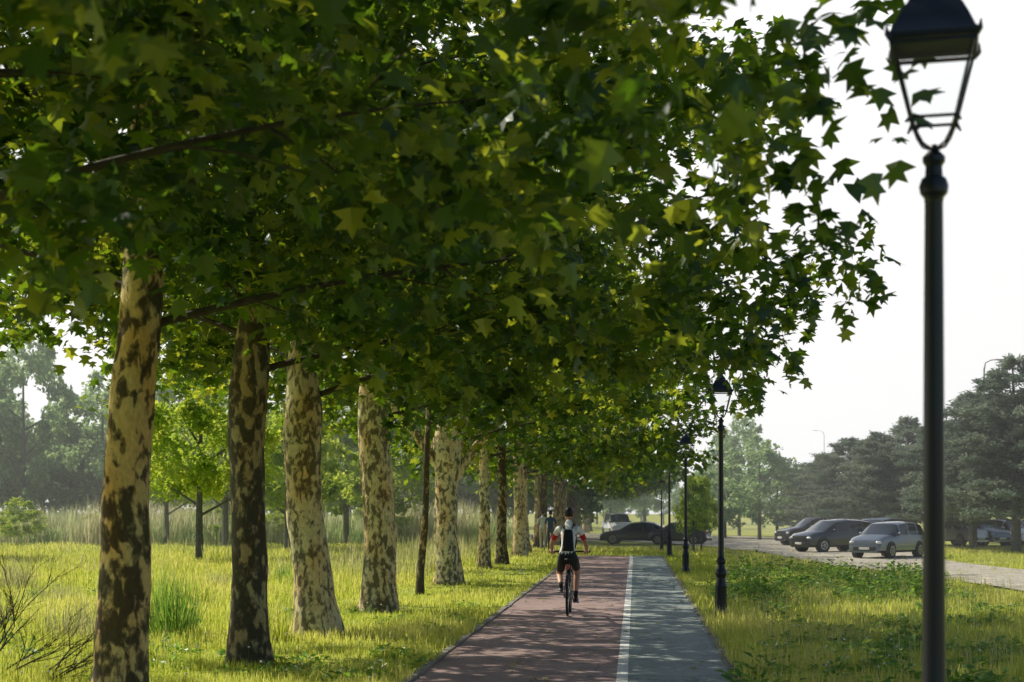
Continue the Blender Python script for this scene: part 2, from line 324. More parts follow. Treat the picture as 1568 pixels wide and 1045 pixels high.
def weeds(name,cs,matl,s0=.06,s1=.15):
    Cs=[];Ds=[];Ns=[];S=[]
    for (p,r,hh,n) in cs:
        a=RNG.uniform(0,6.28,n); rr=r*np.sqrt(RNG.random(n)); u=RNG.random(n)**.7
        x=p.x+rr*np.cos(a); y=p.y+rr*np.sin(a); z=terr(x,y)+u*hh*(1-.6*(rr/r)**2)*(0.7+.3*np.sin(x*9)*np.sin(y*7))
        Cs.append(np.stack([x,y,z],-1)); Ds.append(np.stack([np.cos(a)+RNG.normal(0,.5,n),np.sin(a)+RNG.normal(0,.5,n),RNG.normal(.15,.35,n)],-1))
        Ns.append(np.stack([RNG.normal(0,.4,n),RNG.normal(0,.4,n),np.ones(n)],-1)); S.append(RNG.uniform(s0,s1,n))
    C=np.concatenate(Cs); S=np.concatenate(S)
    V,Fc,R=scatter(C,np.concatenate(Ds),np.concatenate(Ns),S*.7,S,RV,RF)
    return link(bpy.data.objects.new(name,mesh_np(name,V,Fc,matl,R)))
cs=[]
for i in range(48):
    px=random.uniform(1125,1430); py=random.uniform(880,928)-(px-1120)*.01
    cs.append((G(px,py),random.uniform(.35,.8),random.uniform(.3,.85),random.randint(110,260)))
for i in range(70):
    px=random.uniform(1150,1568); py=random.uniform(925,1090)
    cs.append((G(px,py),random.uniform(.15,.4),random.uniform(.14,.38),80))
weeds('weed_patch',cs,M_weed)
cs=[(G(random.uniform(-50,760),random.uniform(905,1060)),random.uniform(.15,.4),random.uniform(.1,.25),60) for i in range(60)]
cs=[c_ for c_ in cs if c_[0].x<XL-.3]
weeds('weed_patch',cs,M_weed,.05,.12)
mb=MB()
for i in range(170):
    if i<80: p=G(random.uniform(-40,620),random.uniform(930,1070))
    elif i<120: p=G(random.uniform(700,850),random.uniform(860,900))
    else: p=G(random.uniform(1150,1500),random.uniform(930,1060))
    if p.x>XL-.2 and p.x<XR+.2: continue
    z=random.uniform(.13,.3); mb.tube([p,(p.x+.01,p.y,z)],.002,3,1); mb.ell((p.x+.01,p.y,z),(.014,.014,.01),0,6,4)
mb.obj('white_clover_flowers',[simple('petal_white',(.75,.75,.7),.7),M_weed])
n=170; x=RNG.uniform(XL,XR,n); y=RNG.uniform(8,50,n)
V,Fc,R=scatter(np.stack([x,y,np.full(n,.05)],-1),np.stack([RNG.normal(0,1,n),RNG.normal(0,1,n),RNG.normal(0,.15,n)],-1),np.stack([RNG.normal(0,.25,n),RNG.normal(0,.25,n),np.ones(n)],-1),RNG.uniform(.05,.11,n),RNG.uniform(.05,.11,n),LV,LF)
link(bpy.data.objects.new('fallen_leaves',mesh_np('fallen_leaves',V,Fc,M_dry,R)))
# ---------------------------------------------------------------- plane trees
def crown(seed,R=6.9,z0=3.35,zt=8.2,nl=15,ltw=33,lsz=.165,wood=True):
    rs=random.Random(seed); rg=np.random.default_rng(seed)
    mb=MB(); C=[];Dd=[];Rn=[];Tw=[]
    for i in range(nl):
        t=i/(nl-1); az=i*2.39996+rs.uniform(-.2,.2); zb=z0+t*(zt-z0)
        reach=R*(1-.5*t**1.8)*rs.uniform(.9,1.03)
        if math.cos(az)<-.2: reach*=.85
        rise=(0.75+1.6*t)*rs.uniform(.7,1.25)
        o=Vector((math.cos(az),math.sin(az),0)); sd=Vector((-o.y,o.x,0)); bw=rs.uniform(-.6,.6)
        def P(s): return o*(reach*.9*s)+sd*(bw*math.sin(s*3))+Vector((0,0,zb+rise*(1.7*s-.8*s*s)))
        pts=[P(s/7*.75) for s in range(8)]; mb.tube(pts,[.042*(1-.88*s/7) for s in range(8)],6)
        for j in range(8):
            s=.15+.85*(j+rs.random()*.7)/8; s=min(s,1); p=P(s)
            side=1 if j%2 else -1
            d=(o*rs.uniform(.25,.9)+sd*side*rs.uniform(.35,1.0)).normalized() if s<.93 else o
            ln=rs.uniform(1.2,2.3)*(1.15-.35*s); dz=rs.uniform(-.35,.35)
            q=[p+d*(ln*u)+Vector((0,0,dz*u*ln-.16*ln*u*u)) for u in(0,.33,.66)]
            if s<.7: mb.tube(q,[.014,.010,.005],4,cap=False)
            for k2 in range(6):
                u=.1+.9*(k2+rs.random())/6; u=min(u,1); b0=p+d*(ln*u)+Vector((0,0,dz*u*ln-.16*ln*u*u))
                td=(d*rs.uniform(.2,1)+Vector((-d.y,d.x,0))*rs.uniform(-1,1)+Vector((0,0,rs.uniform(-.85,.5)))).normalized()
                tl=rs.uniform(.45,1.0)
                n=int(ltw*rs.uniform(.6,1.4)); uu=rg.random(n)
                c=np.array(b0)[None]+np.array(td)[None]*(uu*tl)[:,None]+rg.normal(0,.14,(n,3))
                C.append(c); dd=np.array(td)[None]*.5+rg.normal(0,.6,(n,3)); dd[:,2]-=.35; Dd.append(dd); Rn.append(.5*rg.random(n)+.5*rs.random()); Tw.append(np.full(n,rs.random()))
    C=np.concatenate(C); Dd=np.concatenate(Dd); Rn=np.concatenate(Rn); Tw=np.concatenate(Tw); n=len(C)
    Nn=np.stack([rg.normal(0,.55,n),rg.normal(0,.55,n),np.ones(n)],-1)
    s=lsz*rg.uniform(.55,1.3,n)
    keep=(C[:,2]>2.75)&~((C[:,0]<-1.2)&(Tw<.32))&~((C[:,2]>6.6)&(Tw>.68))
    return dict(C=C[keep],D=Dd[keep],N=Nn[keep],s=s[keep],r=Rn[keep],tw=Tw[keep]), mb.mesh('plane_limbs_%d'%seed,M_wood)
def crown_mesh(cd,tv,tf,k=None):
    k=np.ones(len(cd['C']),bool) if k is None else k
    V,Fc,Rr=scatter(cd['C'][k],cd['D'][k],cd['N'][k],cd['s'][k],cd['s'][k],tv,tf,cd['r'][k])
    return mesh_np('plane_crown',V,Fc,M_leaf,Rr)
CR=[crown(s) for s in(11,23,37)]
CRF=[]
for s in (51,67):
    c_=crown(s,ltw=13,lsz=.27,nl=14,R=6.5); CRF.append((crown_mesh(c_[0],RV,RF),c_[1]))
def trunk_mesh(pts,rads,name,matl,seed):
    rs=random.Random(seed)
    pts=[Vector(p) for p in pts]; N_=48; k=len(pts)-1; n=22; V=[];Fa=[]
    ph=[rs.uniform(0,6.28) for _ in range(8)]
    for i in range(N_+1):
        t=i/N_*k; a=min(int(t),k-1); u=t-a; u2=u*u*(3-2*u)*.5+u*.5; p=pts[a].lerp(pts[a+1],u); r=rads[a]*(1-u2)+rads[a+1]*u2
        wx=.02*math.sin(p.z*2.3+ph[5]); wy=.03*math.sin(p.z*1.7+ph[6])
        for j in range(n):
            th=2*math.pi*j/n
            f=1+.05*math.sin(2*th+ph[0]+p.z*.9)+.045*math.sin(3*th+ph[1]-p.z*1.7)+.03*math.sin(5*th+ph[2]+p.z*3)+.03*math.sin(p.z*6+ph[3]+th)+.02*math.sin(p.z*11+ph[7]+3*th)
            if p.z<.5: f*=1+.12*(1-max(p.z,0)/.5)**2*(1+.6*math.sin(4*th+ph[4]))
            V.append((p.x+wx+r*f*math.cos(th),p.y+wy+r*f*math.sin(th),p.z))
    for i in range(N_):
        for j in range(n): Fa.append((i*n+j,i*n+(j+1)%n,(i+1)*n+(j+1)%n,(i+1)*n+j))
    return mesh_np(name,V,Fa,matl,smooth=True)
tcount=0
def plane_tree(base,line,matl,scl=1.0,rot=None,var=None,hasc=True,fork=False,low=False):
    global tcount
    tcount+=1
    e=empty('plane_tree',(base.x,base.y,0))
    dx,dy=line[-1][0],line[-1][1]
    if hasc:
        line=line+[(dx*1.05,dy,6.5,line[-1][3]*.75),(dx*1.05,dy,8.2*scl,.09)]
    me=trunk_mesh([(l[0],l[1],l[2]) for l in line],[l[3]/2 for l in line],'trunk',matl,tcount*5)
    link(bpy.data.objects.new('trunk',me),e)
    if hasc:
        S=CRF if low else CR
        c=S[(tcount if var is None else var)%len(S)]; rot=random.uniform(-.25,.25) if rot is None else rot
        if low: cm=c[0]
        else:
            cd=c[0]; x_=base.x+dx*.5+scl*(cd['C'][:,0]*math.cos(rot)-cd['C'][:,1]*math.sin(rot)); y_=base.y+dy+scl*(cd['C'][:,0]*math.sin(rot)+cd['C'][:,1]*math.cos(rot)); z_=cd['C'][:,2]
            lim=np.minimum(.1+.145*y_,2.3)+.35*(cd['tw']-.5)+.12*(z_-5)*(y_>9)
            cm=crown_mesh(cd,LV,LF,x_<lim)
        for nm,mm in (('crown',cm),('limbs',c[1])):
            o=link(bpy.data.objects.new(nm,mm),e); o.location=(dx*.5,dy,0); o.rotation_euler=(0,0,rot); o.scale=(scl,scl,1)
            if nm=='limbs' and not low: o.scale=(scl*.8,scl*.8,1)
    if fork:
        mb=MB()
        for s in(-1,1,.3):
            mb.tube([(dx,dy,line[2][2]),(dx+s*.35,dy+.1*s,line[2][2]+.5),(dx+s*.9,dy+.3*s,line[2][2]+1.3),(dx+s*1.7,dy+.5*s,line[2][2]+2.2)],[.13,.12,.1,.05],10)
        mb.obj('fork_limbs',matl,e)
    return e
def from_px(base_py,pts,matl,**k):
    p0=pts[0]; b=G(p0[0],base_py); D=F*H/(base_py-YH); line=[]
    for (px,py,w) in pts:
        q=W(px,D,py); line.append((q.x-b.x,q.y-b.y,q.z,w*D/F))
    line[0]=(line[0][0],line[0][1],-.15,line[0][3])
    return plane_tree(b,line,matl,**k)
from_px(1087,[(177,1087,98),(183,1000,86),(188,900,80),(198,700,68),(212,500,62),(219,400,58),(230,290,58)],M_barkA,scl=1.04)
from_px(1018,[(388,1018,74),(378,900,57),(379,750,52),(381,600,58),(388,500,47),(396,430,42)],M_barkC)
from_px(975,[(487,975,76),(477,880,56),(467,750,52),(461,650,58),(462,560,46),(474,470,38)],M_barkB)
from_px(937,[(582,937,60),(582,850,48),(576,740,45),(573,620,46),(575,540,38)],M_barkB)
from_px(910,[(643,910,13),(648,820,11),(655,700,9),(656,620,8)],M_barkC,hasc=False)
from_px(895,[(686,895,46),(684,820,37),(684,740,36),(684,690,46),(690,620,30)],M_barkB,fork=True)
def gen_tree(x,y,matl,w=.42,**k):
    l=random.uniform(-.25,.25); return plane_tree(Vector((x,y,0)),[(0,0,-.1,w*1.35),(l*.2,0,.7,w),(l*.6,0,2.5,w*.85),(l,0,4.2,w*.8)],matl,**k)
for y,s in((-7,.8),(-1.5,.75)): gen_tree(-4.6,y,M_barkA,scl=s,low=True)
for y,s in((4.2,.92),(9.6,1.0)): gen_tree(-4.6,y,M_barkA,scl=s)
for i,(px,py) in enumerate([(742,872),(768,865)]):
    b=G(px,py); gen_tree(b.x,b.y,(M_barkB,M_barkC)[i],w=.34,low=(i==1))
y=62
while y<150:
    gen_tree(-4.5+random.uniform(-.3,.3),y,random.choice((M_barkB,M_barkC)),w=.5,low=True); y+=random.uniform(5.5,8)
# ---------------------------------------------------------------- background broadleaf trees
def farcrown(seed,h=9.0,r=3.6,zb=1.6,nb=75,nlv=90,sz=.31,br=.85,matl=None):
    rg=np.random.default_rng(seed); C=[];Rn=[]
    for i in range(nb):
        u=nrm(rg.normal(0,1,3)); rad=rg.uniform(.55,1.0)
        c=np.array([u[0]*r*rad,u[1]*r*rad,zb+(h-zb)/2+u[2]*(h-zb)/2*rad])
        if c[2]>zb+(h-zb)*.6: c[:2]*=.85
        q=nrm(rg.normal(0,1,(nlv,3)))*(br*rg.uniform(.4,1.1)*rg.random(nlv)[:,None]**.4); q[:,2]*=.75; C.append(c+q); Rn.append(.5*rg.random(nlv)+.5*rg.random())
    C=np.concatenate(C); n=len(C)
    Dr=rg.normal(0,1,(n,3)); Dr[:,2]-=.4; Nn=rg.normal(0,.6,(n,3)); Nn[:,2]+=1
    s=sz*rg.uniform(.6,1.3,n)
    V,Fc,R=scatter(C,Dr,Nn,s,s,RV,RF,np.concatenate(Rn))
    mb=MB(); mb.tube([(0,0,-.6),(0,0,zb+.5),(.1,0,h*.8)],[.2,.15,.05],8)
    for k_ in range(9):
        a=k_*2.4; z=zb+.2+k_*.45; mb.tube([(0,0,z),(math.cos(a)*r*.7,math.sin(a)*r*.7,z+1.3)],[.07,.02],5)
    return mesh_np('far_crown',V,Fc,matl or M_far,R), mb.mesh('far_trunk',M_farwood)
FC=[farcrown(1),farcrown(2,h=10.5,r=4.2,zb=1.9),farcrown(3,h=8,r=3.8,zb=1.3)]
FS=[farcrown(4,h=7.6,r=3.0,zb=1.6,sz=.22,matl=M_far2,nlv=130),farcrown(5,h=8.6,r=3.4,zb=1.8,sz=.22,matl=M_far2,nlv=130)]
def place(parent,v,x,y,s=1.0,sz=None,names=('crown','trunk'),dz=0):
    rz=random.uniform(0,6.28)
    for nm,mm in zip(names,v):
        o=link(bpy.data.objects.new(nm,mm),parent); o.location=(x,y,float(terr(x,y))+dz); o.rotation_euler=(0,0,rz); o.scale=(s,s,sz or s)
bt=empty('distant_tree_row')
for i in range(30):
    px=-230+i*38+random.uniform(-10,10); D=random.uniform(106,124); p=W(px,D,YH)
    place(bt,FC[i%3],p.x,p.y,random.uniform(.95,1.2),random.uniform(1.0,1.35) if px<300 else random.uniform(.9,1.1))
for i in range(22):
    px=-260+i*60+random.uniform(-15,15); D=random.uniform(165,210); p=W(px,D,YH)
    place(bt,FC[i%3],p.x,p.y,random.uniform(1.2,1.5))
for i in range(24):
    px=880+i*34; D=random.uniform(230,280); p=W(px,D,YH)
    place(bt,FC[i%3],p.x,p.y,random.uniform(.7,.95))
hs=empty('hedge_shrubs')
for i in range(16):
    px=random.uniform(-100,720); p=W(px,random.uniform(82,98),YH); s=random.uniform(.18,.34); place(hs,(FS[i%2][0],),p.x,p.y,s*1.3,s,names=('shrub',),dz=-.4)
def lone(name,v,px,D,s,sz=None):
    p=W(px,D,YH); e=empty(name); place(e,v,p.x,p.y,s,sz)
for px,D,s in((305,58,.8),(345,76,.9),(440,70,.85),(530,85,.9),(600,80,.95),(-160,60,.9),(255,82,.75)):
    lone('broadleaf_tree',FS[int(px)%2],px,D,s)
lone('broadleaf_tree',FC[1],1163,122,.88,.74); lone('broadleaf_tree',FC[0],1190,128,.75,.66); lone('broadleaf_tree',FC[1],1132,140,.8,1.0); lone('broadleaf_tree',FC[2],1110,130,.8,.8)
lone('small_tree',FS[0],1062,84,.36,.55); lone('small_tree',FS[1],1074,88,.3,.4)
# ---------------------------------------------------------------- cedars
def cedar(seed,h=10,r=4.6,nb=90):
    rs=random.Random(seed); rg=np.random.default_rng(seed); mb=MB(); mb.tube([(0,0,-.6),(0,0,h*.5),(.2,0,h)],[.28,.16,.03],8)
    C=[];Dr=[];Rn=[]
    for i in range(nb):
        t=(i+.5)/nb; z=1.5+(h-1.7)*t; az=i*2.4+rs.uniform(-.5,.5); ln=r*(1-t**2.6)*rs.uniform(.45,1.18)+.4
        o=Vector((math.cos(az),math.sin(az),0)); sl=rs.uniform(.08,.42); P=lambda s:o*(ln*s)+Vector((0,0,z+sl*ln*s-.3*ln*s*s*sl*2))
        mb.tube([P(0),P(.5),P(1)],[.06*(1.2-t),.035,.01],4,cap=False); rb=rs.random()
        for k_ in range(int(10+ln*11)):
            s=rs.uniform(.3,1.0); w=.75*(1.15-s)*min(ln,3)/2.2+.15; p=P(s)+Vector((-o.y,o.x,0))*rs.uniform(-w,w)+Vector((0,0,rs.uniform(-.12,.1)))
            n=9; C.append(np.array(p)[None]+rg.normal(0,.12,(n,3))*[1,1,.6]); dd=np.array(o)[None]*.8+rg.normal(0,.6,(n,3)); dd[:,2]=rg.normal(.12,.3,n); Dr.append(dd); Rn.append(.5*rg.random(n)+.5*rb)
    C=np.concatenate(C);Dr=np.concatenate(Dr);n=len(C); Nn=rg.normal(0,.6,(n,3)); Nn[:,2]+=1; s=rg.uniform(.16,.34,n)
    V,Fc,R=scatter(C,Dr,Nn,s*.45,s,RV,RF,np.concatenate(Rn))
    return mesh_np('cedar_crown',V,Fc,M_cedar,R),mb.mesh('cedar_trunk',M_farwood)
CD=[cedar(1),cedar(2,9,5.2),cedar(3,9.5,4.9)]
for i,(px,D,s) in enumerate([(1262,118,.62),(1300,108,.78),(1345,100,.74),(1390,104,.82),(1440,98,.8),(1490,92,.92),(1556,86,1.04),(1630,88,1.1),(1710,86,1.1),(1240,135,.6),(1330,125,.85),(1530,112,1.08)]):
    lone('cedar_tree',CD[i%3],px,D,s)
# ---------------------------------------------------------------- street lamps
M_iron=simple('dark_iron_paint',(0.008,0.012,0.024),0.35,0.0,0.5)
m,nt,b=mat('lantern_glass'); gl=nt.nodes.new('ShaderNodeBsdfGlossy'); gl.inputs['Roughness'].default_value=.05; tr=nt.nodes.new('ShaderNodeBsdfTransparent'); tr.inputs[0].default_value=(.98,.99,.99,1); mx=nt.nodes.new('ShaderNodeMixShader'); mx.inputs[0].default_value=.04
nt.links.new(tr.outputs[0],mx.inputs[1]); nt.links.new(gl.outputs[0],mx.inputs[2]); nt.links.new(mx.outputs[0],nt.nodes['Material Output'].inputs['Surface']); M_lglass=m
def lamp_meshes():
    p=MB(); p.lathe([(.15,-.3),(.15,.03),(.125,.05),(.115,.12),(.095,.15),(.088,.2),(.088,.5),(.095,.53),(.095,.57),(.078,.62),(.07,.68),(.088,.72),(.098,.76),(.088,.80),(.066,.84),(.060,.9),(.078,.93),(.078,.97),(.056,1.0),(.050,1.04),(.046,1.4),(.040,2.6),(.037,3.02),(.04,3.04),(.056,3.06),(.06,3.09),(.05,3.12),(.036,3.13),(.034,3.17),(.046,3.19),(.046,3.21),(.022,3.235),(.014,3.26)],24)
    for k_ in range(8):
        a=k_*math.pi/4; p.tube([(math.cos(a)*.086,math.sin(a)*.086,.2),(math.cos(a)*.086,math.sin(a)*.086,.5)],.012,5)
    q=MB(); hb,ht=.088,.160; zb,zt=3.36,3.66
    for sx,sy in((1,1),(1,-1),(-1,1),(-1,-1)):
        q.tube([(sx*hb,sy*hb,zb),(sx*ht,sy*ht,zt)],.0075,5)
        q.tube([(sx*.0,sy*.0,3.235),(sx*.045,sy*.045,3.262),(sx*.066,sy*.066,3.30),(sx*.082,sy*.082,3.345),(sx*hb,sy*hb,zb)],.0065,5)
        q.tube([(sx*hb,sy*hb,zb+.005),(sx*(hb+.02),sy*(hb+.02),zb-.025)],[.012,.005],5)
        q.tube([(sx*.168,sy*.168,zt),(sx*.182,sy*.182,zt+.02),(sx*.184,sy*.184,zt+.055)],[.012,.012,.003],5)
    for h_,z_,t_ in((hb,zb,.014),(ht+.004,zt-.01,.018)):
        for (a_,b_) in(((-1,-1),(1,-1)),((1,-1),(1,1)),((1,1),(-1,1)),((-1,1),(-1,-1))):
            q.tube([(a_[0]*h_,a_[1]*h_,z_),(b_[0]*h_,b_[1]*h_,z_)],t_*.6,4)
    q.lathe([(.172,zt+.004),(.178,zt+.012),(.178,zt+.028),(.165,zt+.04),(.14,zt+.10),(.115,zt+.15),(.10,zt+.172),(.10,zt+.186),(.08,zt+.19)],4,sq=True)
    q.lathe([(.08,zt+.18),(.078,zt+.205),(.065,zt+.235),(.04,zt+.26),(.018,zt+.27),(.018,zt+.285),(.026,zt+.30),(.018,zt+.318),(.004,zt+.345)],16)
    g=MB()
    for (a_,b_) in(((-1,-1),(1,-1)),((1,-1),(1,1)),((1,1),(-1,1)),((-1,1),(-1,-1))):
        i=len(g.v); k1,k2=hb-.004,ht-.006
        g.v+= [Vector((a_[0]*k1,a_[1]*k1,zb+.01)),Vector((b_[0]*k1,b_[1]*k1,zb+.01)),Vector((b_[0]*k2,b_[1]*k2,zt-.02)),Vector((a_[0]*k2,a_[1]*k2,zt-.02))]; g.f.append((i,i+1,i+2,i+3)); g.m.append(0)
    return p.mesh('post',M_iron,angle=30),q.mesh('lantern_frame',M_iron,angle=25),g.mesh('lantern_glass',M_lglass,smooth=False)
LM=lamp_meshes()
def lamp(p,rz):
    e=empty('street_lamp',(p.x,p.y,float(terr(p.x,p.y))),rz)
    for nm,mm in zip(('post','lantern_frame','lantern_glass'),LM): link(bpy.data.objects.new(nm,mm),e)
p=W(1430,6.73,YH); lamp(p,-.19)
lamp(G(1104,950),.02); lamp(G(1050,878),.1); lamp(G(1025,853),0); 
lamp(Vector((1.4,86,0)),0)
lamp(Vector((1.3,-12.5,0)),0)
def roadlight(px,py,D,side=1,k=1.0):
    p=W(px,D,YH); t=H+(YH-py)/F*D; e=empty('road_light',(p.x,p.y,-.4)); mb=MB()
    mb.tube([(0,0,-.2),(0,0,t-.3),(side*.1,0,t+.2),(side*.5,0,t+.4),(side*.9,0,t+.45)],[.1*k,.07*k,.05*k,.045*k,.04*k],8); mb.box((side*1.15,0,t+.44),(.6,.22*k,.1*k)); mb.obj('pole_and_head',M_farwood,e)
roadlight(1507,552,125,1,.9); roadlight(1262,660,210,-1,.5)
# ---------------------------------------------------------------- cars
M_glass=simple('car_window',(0.012,0.016,0.02),0.06,0,0.8); M_tyre=simple('tyre_rubber',(0.02,0.02,0.02),0.85); M_rim=simple('alloy_rim',(0.45,0.46,0.48),0.3,0.8); M_trim=simple('black_trim',(0.02,0.02,0.022),0.6)
M_head=simple('headlight',(0.7,0.72,0.75),0.1,0.2); M_tail=simple('tail_light',(0.45,0.02,0.015),0.25); M_plate=simple('number_plate',(.75,.75,.72),.5)
SUV=[(0,.60,.80),(.07,.80,.90),(.3,.93,.96),(1.0,1.04,1.0),(1.72,1.52,1.0),(1.80,1.55,1.0),(2.5,1.63,1.0),(2.58,1.63,1.0),(3.35,1.60,1.0),(3.43,1.595,1.0),(3.95,1.52,.98),(4.22,1.06,.96),(4.34,.92,.93),(4.38,.55,.88)]
SED=[(0,.50,.80),(.08,.68,.90),(.35,.78,.96),(1.25,.92,1.0),(2.0,1.34,1.0),(2.08,1.37,1.0),(2.75,1.44,1.0),(2.83,1.44,1.0),(3.4,1.38,1.0),(3.48,1.36,1.0),(4.05,1.08,.98),(4.2,1.03,.97),(4.6,.98,.93),(4.68,.52,.88)]
VAN=[(0,.7,.82),(.08,.95,.92),(.3,1.1,.97),(.75,1.22,1.0),(1.45,1.85,1.0),(1.55,1.9,1.0),(2.3,1.97,1.0),(2.4,1.97,1.0),(3.6,1.97,1.0),(3.7,1.97,1.0),(4.5,1.95,.98),(4.62,1.3,.97),(4.66,1.0,.95),(4.7,.55,.9)]
def car(p,heading,col,ST=SUV,s=1.0,metal=.5,name='parked_car'):
    paint=simple('car_paint',col,.28,metal,.5,coat=1.0)
    mats=[paint,M_glass,M_trim]; mb=MB(); hw=.90; Lc=ST[-1][0]; belt=ST[3][1]
    for (d,t,wf) in ST:
        w=hw*wf; cab=t>belt+.12
        if cab: pr=[(.80*w,.24),(.985*w,.34),(w,.62),(.965*w,belt-.02),(.80*w,t-.07),(.62*w,t),(0,t+.015)]
        else: pr=[(.80*w,.24),(.985*w,.34),(w,min(.62,t-.12)),(.965*w,t-.09),(.88*w,t-.03),(.6*w,t),(0,t+.012)]
        ring=[(x_,z_) for x_,z_ in pr]+[(-x_,z_) for x_,z_ in pr[-2::-1]]
        for x_,z_ in ring: mb.v.append(Vector((x_,Lc/2-d,z_)))
    n=13
    cabf=[t>belt+.12 for (_,t,_) in ST]
    for i in range(len(ST)-1):
        big=(ST[i+1][0]-ST[i][0])>.15
        for j in range(n-1):
            jj=min(j,n-2-j); mm=0
            if jj==0: mm=2
            if jj==3 and (cabf[i] or cabf[i+1]) and (big) : mm=1
            if jj>=4 and (cabf[i]!=cabf[i+1]): mm=1
            if ST is VAN and jj==3 and i>7: mm=0
            mb.f.append((i*n+j,(i+1)*n+j,(i+1)*n+j+1,i*n+j+1)); mb.m.append(mm)
        mb.f.append((i*n,i*n+n-1,(i+1)*n+n-1,(i+1)*n)); mb.m.append(2)
    mb.f.append(tuple(range(n))); mb.m.append(0); e_=(len(ST)-1)*n; mb.f.append(tuple(range(e_,e_+n))[::-1]); mb.m.append(0)
    e=empty(name,(p.x,p.y,float(terr(p.x,p.y))+.04),heading-math.pi/2); e.scale=(s,s,s)
    me=mb.mesh('body',mats,angle=32); bm=bmesh.new(); bm.from_mesh(me); bmesh.ops.recalc_face_normals(bm,faces=bm.faces); bm.to_mesh(me); bm.free(); link(bpy.data.objects.new('body',me),e)
    w=MB(); 
    for sx in(-1,1):
        for d in(.84,Lc-.88):
            yy=Lc/2-d; xc=sx*.80
            w.lathe([(.39,-.12),(.39,.115)],20,'x',(xc,yy,.36),1)
            w.lathe([(.29,-.12),(.325,-.1),(.335,0),(.325,.125),(.27,.14)],22,'x' ,(xc,yy,.335),0) if sx>0 else w.lathe([(.27,-.14),(.325,-.125),(.335,0),(.325,.1),(.29,.12)],22,'x',(xc,yy,.335),0)
            w.lathe([(.22,0),(.20,.012)],18,'x',(xc+sx*.138-(.0 if sx>0 else .012),yy,.335),2)
            for k_ in range(5):
                a=k_*1.2566; w.tube([(xc+sx*.152,yy,.335),(xc+sx*.148,yy+.2*math.cos(a),.335+.2*math.sin(a))],.022,4,2)
            w.lathe([(.17,0),(.16,.004)],18,'x',(xc+sx*.1505-(.0 if sx>0 else .004),yy,.335),1)
    w.obj('wheels',[M_tyre,M_trim,M_rim],e)
    d=MB(); yF,yR=Lc/2,-Lc/2; zt=ST[1][1]; zr=ST[-2][1]
    for sx in(-1,1):
        d.ell((sx*.66,yF-.10,zt-.10),(.17,.10,.075),0,10,6); d.ell((sx*.72,yR+.10,zr-.06),(.14,.10,.12),1,10,6); d.ell((sx*.98,Lc/2-1.45,belt+.04),(.09,.06,.07),2,8,6)
    d.box((0,yF+.0,.42),(1.1,.06,.16),3); d.box((0,yF+.03,.44),(.5,.02,.11),4); d.box((0,yR-.01,.62),(.5,.02,.11),4); d.box((0,yR,.36),(1.35,.06,.12),3)
    d.obj('lights_mirrors_plates',[M_head,M_tail,paint,M_trim,M_plate],e)
    return e
def cpos(px,py): return gz((px,py))
car(cpos(1360,855),math.atan2(-.80,-.60),(.17,.20,.25),SUV,1.0)
car(cpos(1342,844),math.atan2(-.7,-.71),(.09,.12,.18),SUV,1.08)
car(cpos(1276,846),math.atan2(-.55,-.84),(.025,.03,.04),SUV,1.02)
car(cpos(1247,836),math.atan2(-.4,-.9),(.05,.04,.045),SUV,1.1)
car(cpos(976,834),math.pi-.12,(.015,.018,.03),SED,1.0,.3)
car(cpos(1040,834.5),math.pi-.3,(.02,.022,.035),SUV,.9,.3)
car(cpos(945,823),-math.pi/2+.2,(.75,.76,.78),VAN,1.0,0,'parked_van')
for px,c_ in((1468,(.5,.5,.5)),(1500,(.1,.12,.14)),(1545,(.65,.65,.66)),(1600,(.1,.12,.16))):
    car(cpos(px,836),-math.pi/2+.45,c_,SUV,1.0)
# ---------------------------------------------------------------- people
def skin(joints,edges,root,name):
    names=list(joints); me=bpy.data.meshes.new(name); me.from_pydata([joints[n][0] for n in names],[(names.index(a),names.index(b)) for a,b in edges],[])
    o=bpy.data.objects.new(name,me); sc.collection.objects.link(o)
    md=o.modifiers.new('Skin','SKIN'); md.use_smooth_shade=True
    for i,n in enumerate(names):
        r=joints[n][1]; r=(r,r) if not isinstance(r,tuple) else r
        me.skin_vertices[0].data[i].radius=r; me.skin_vertices[0].data[i].use_root=(n==root)
    s=o.modifiers.new('Sub','SUBSURF'); s.levels=2; s.render_levels=2
    bpy.context.view_layer.update()
    dg=bpy.context.evaluated_depsgraph_get(); m2=bpy.data.meshes.new_from_object(o.evaluated_get(dg)); m2.name=name
    bpy.data.objects.remove(o); m2.materials.clear(); return m2
def ik(h,a,l1,l2,pole):
    h,a,pole=Vector(h),Vector(a),Vector(pole); d=(a-h); L_=min(d.length,l1+l2-.005); u=d.normalized(); c=(l1*l1+L_*L_-l2*l2)/(2*l1*L_); s=math.sqrt(max(0,1-c*c)); pp=(pole-u*pole.dot(u)).normalized()
    return h+u*(l1*c)+pp*(l1*s)
M_skin=simple('skin',(.50,.27,.18),.5,noise=.08); M_hair=simple('dark_hair',(.012,.009,.008),.5); M_shoe=simple('black_shoe',(.015,.015,.017),.5); M_sole=simple('shoe_sole',(.5,.5,.5),.6)
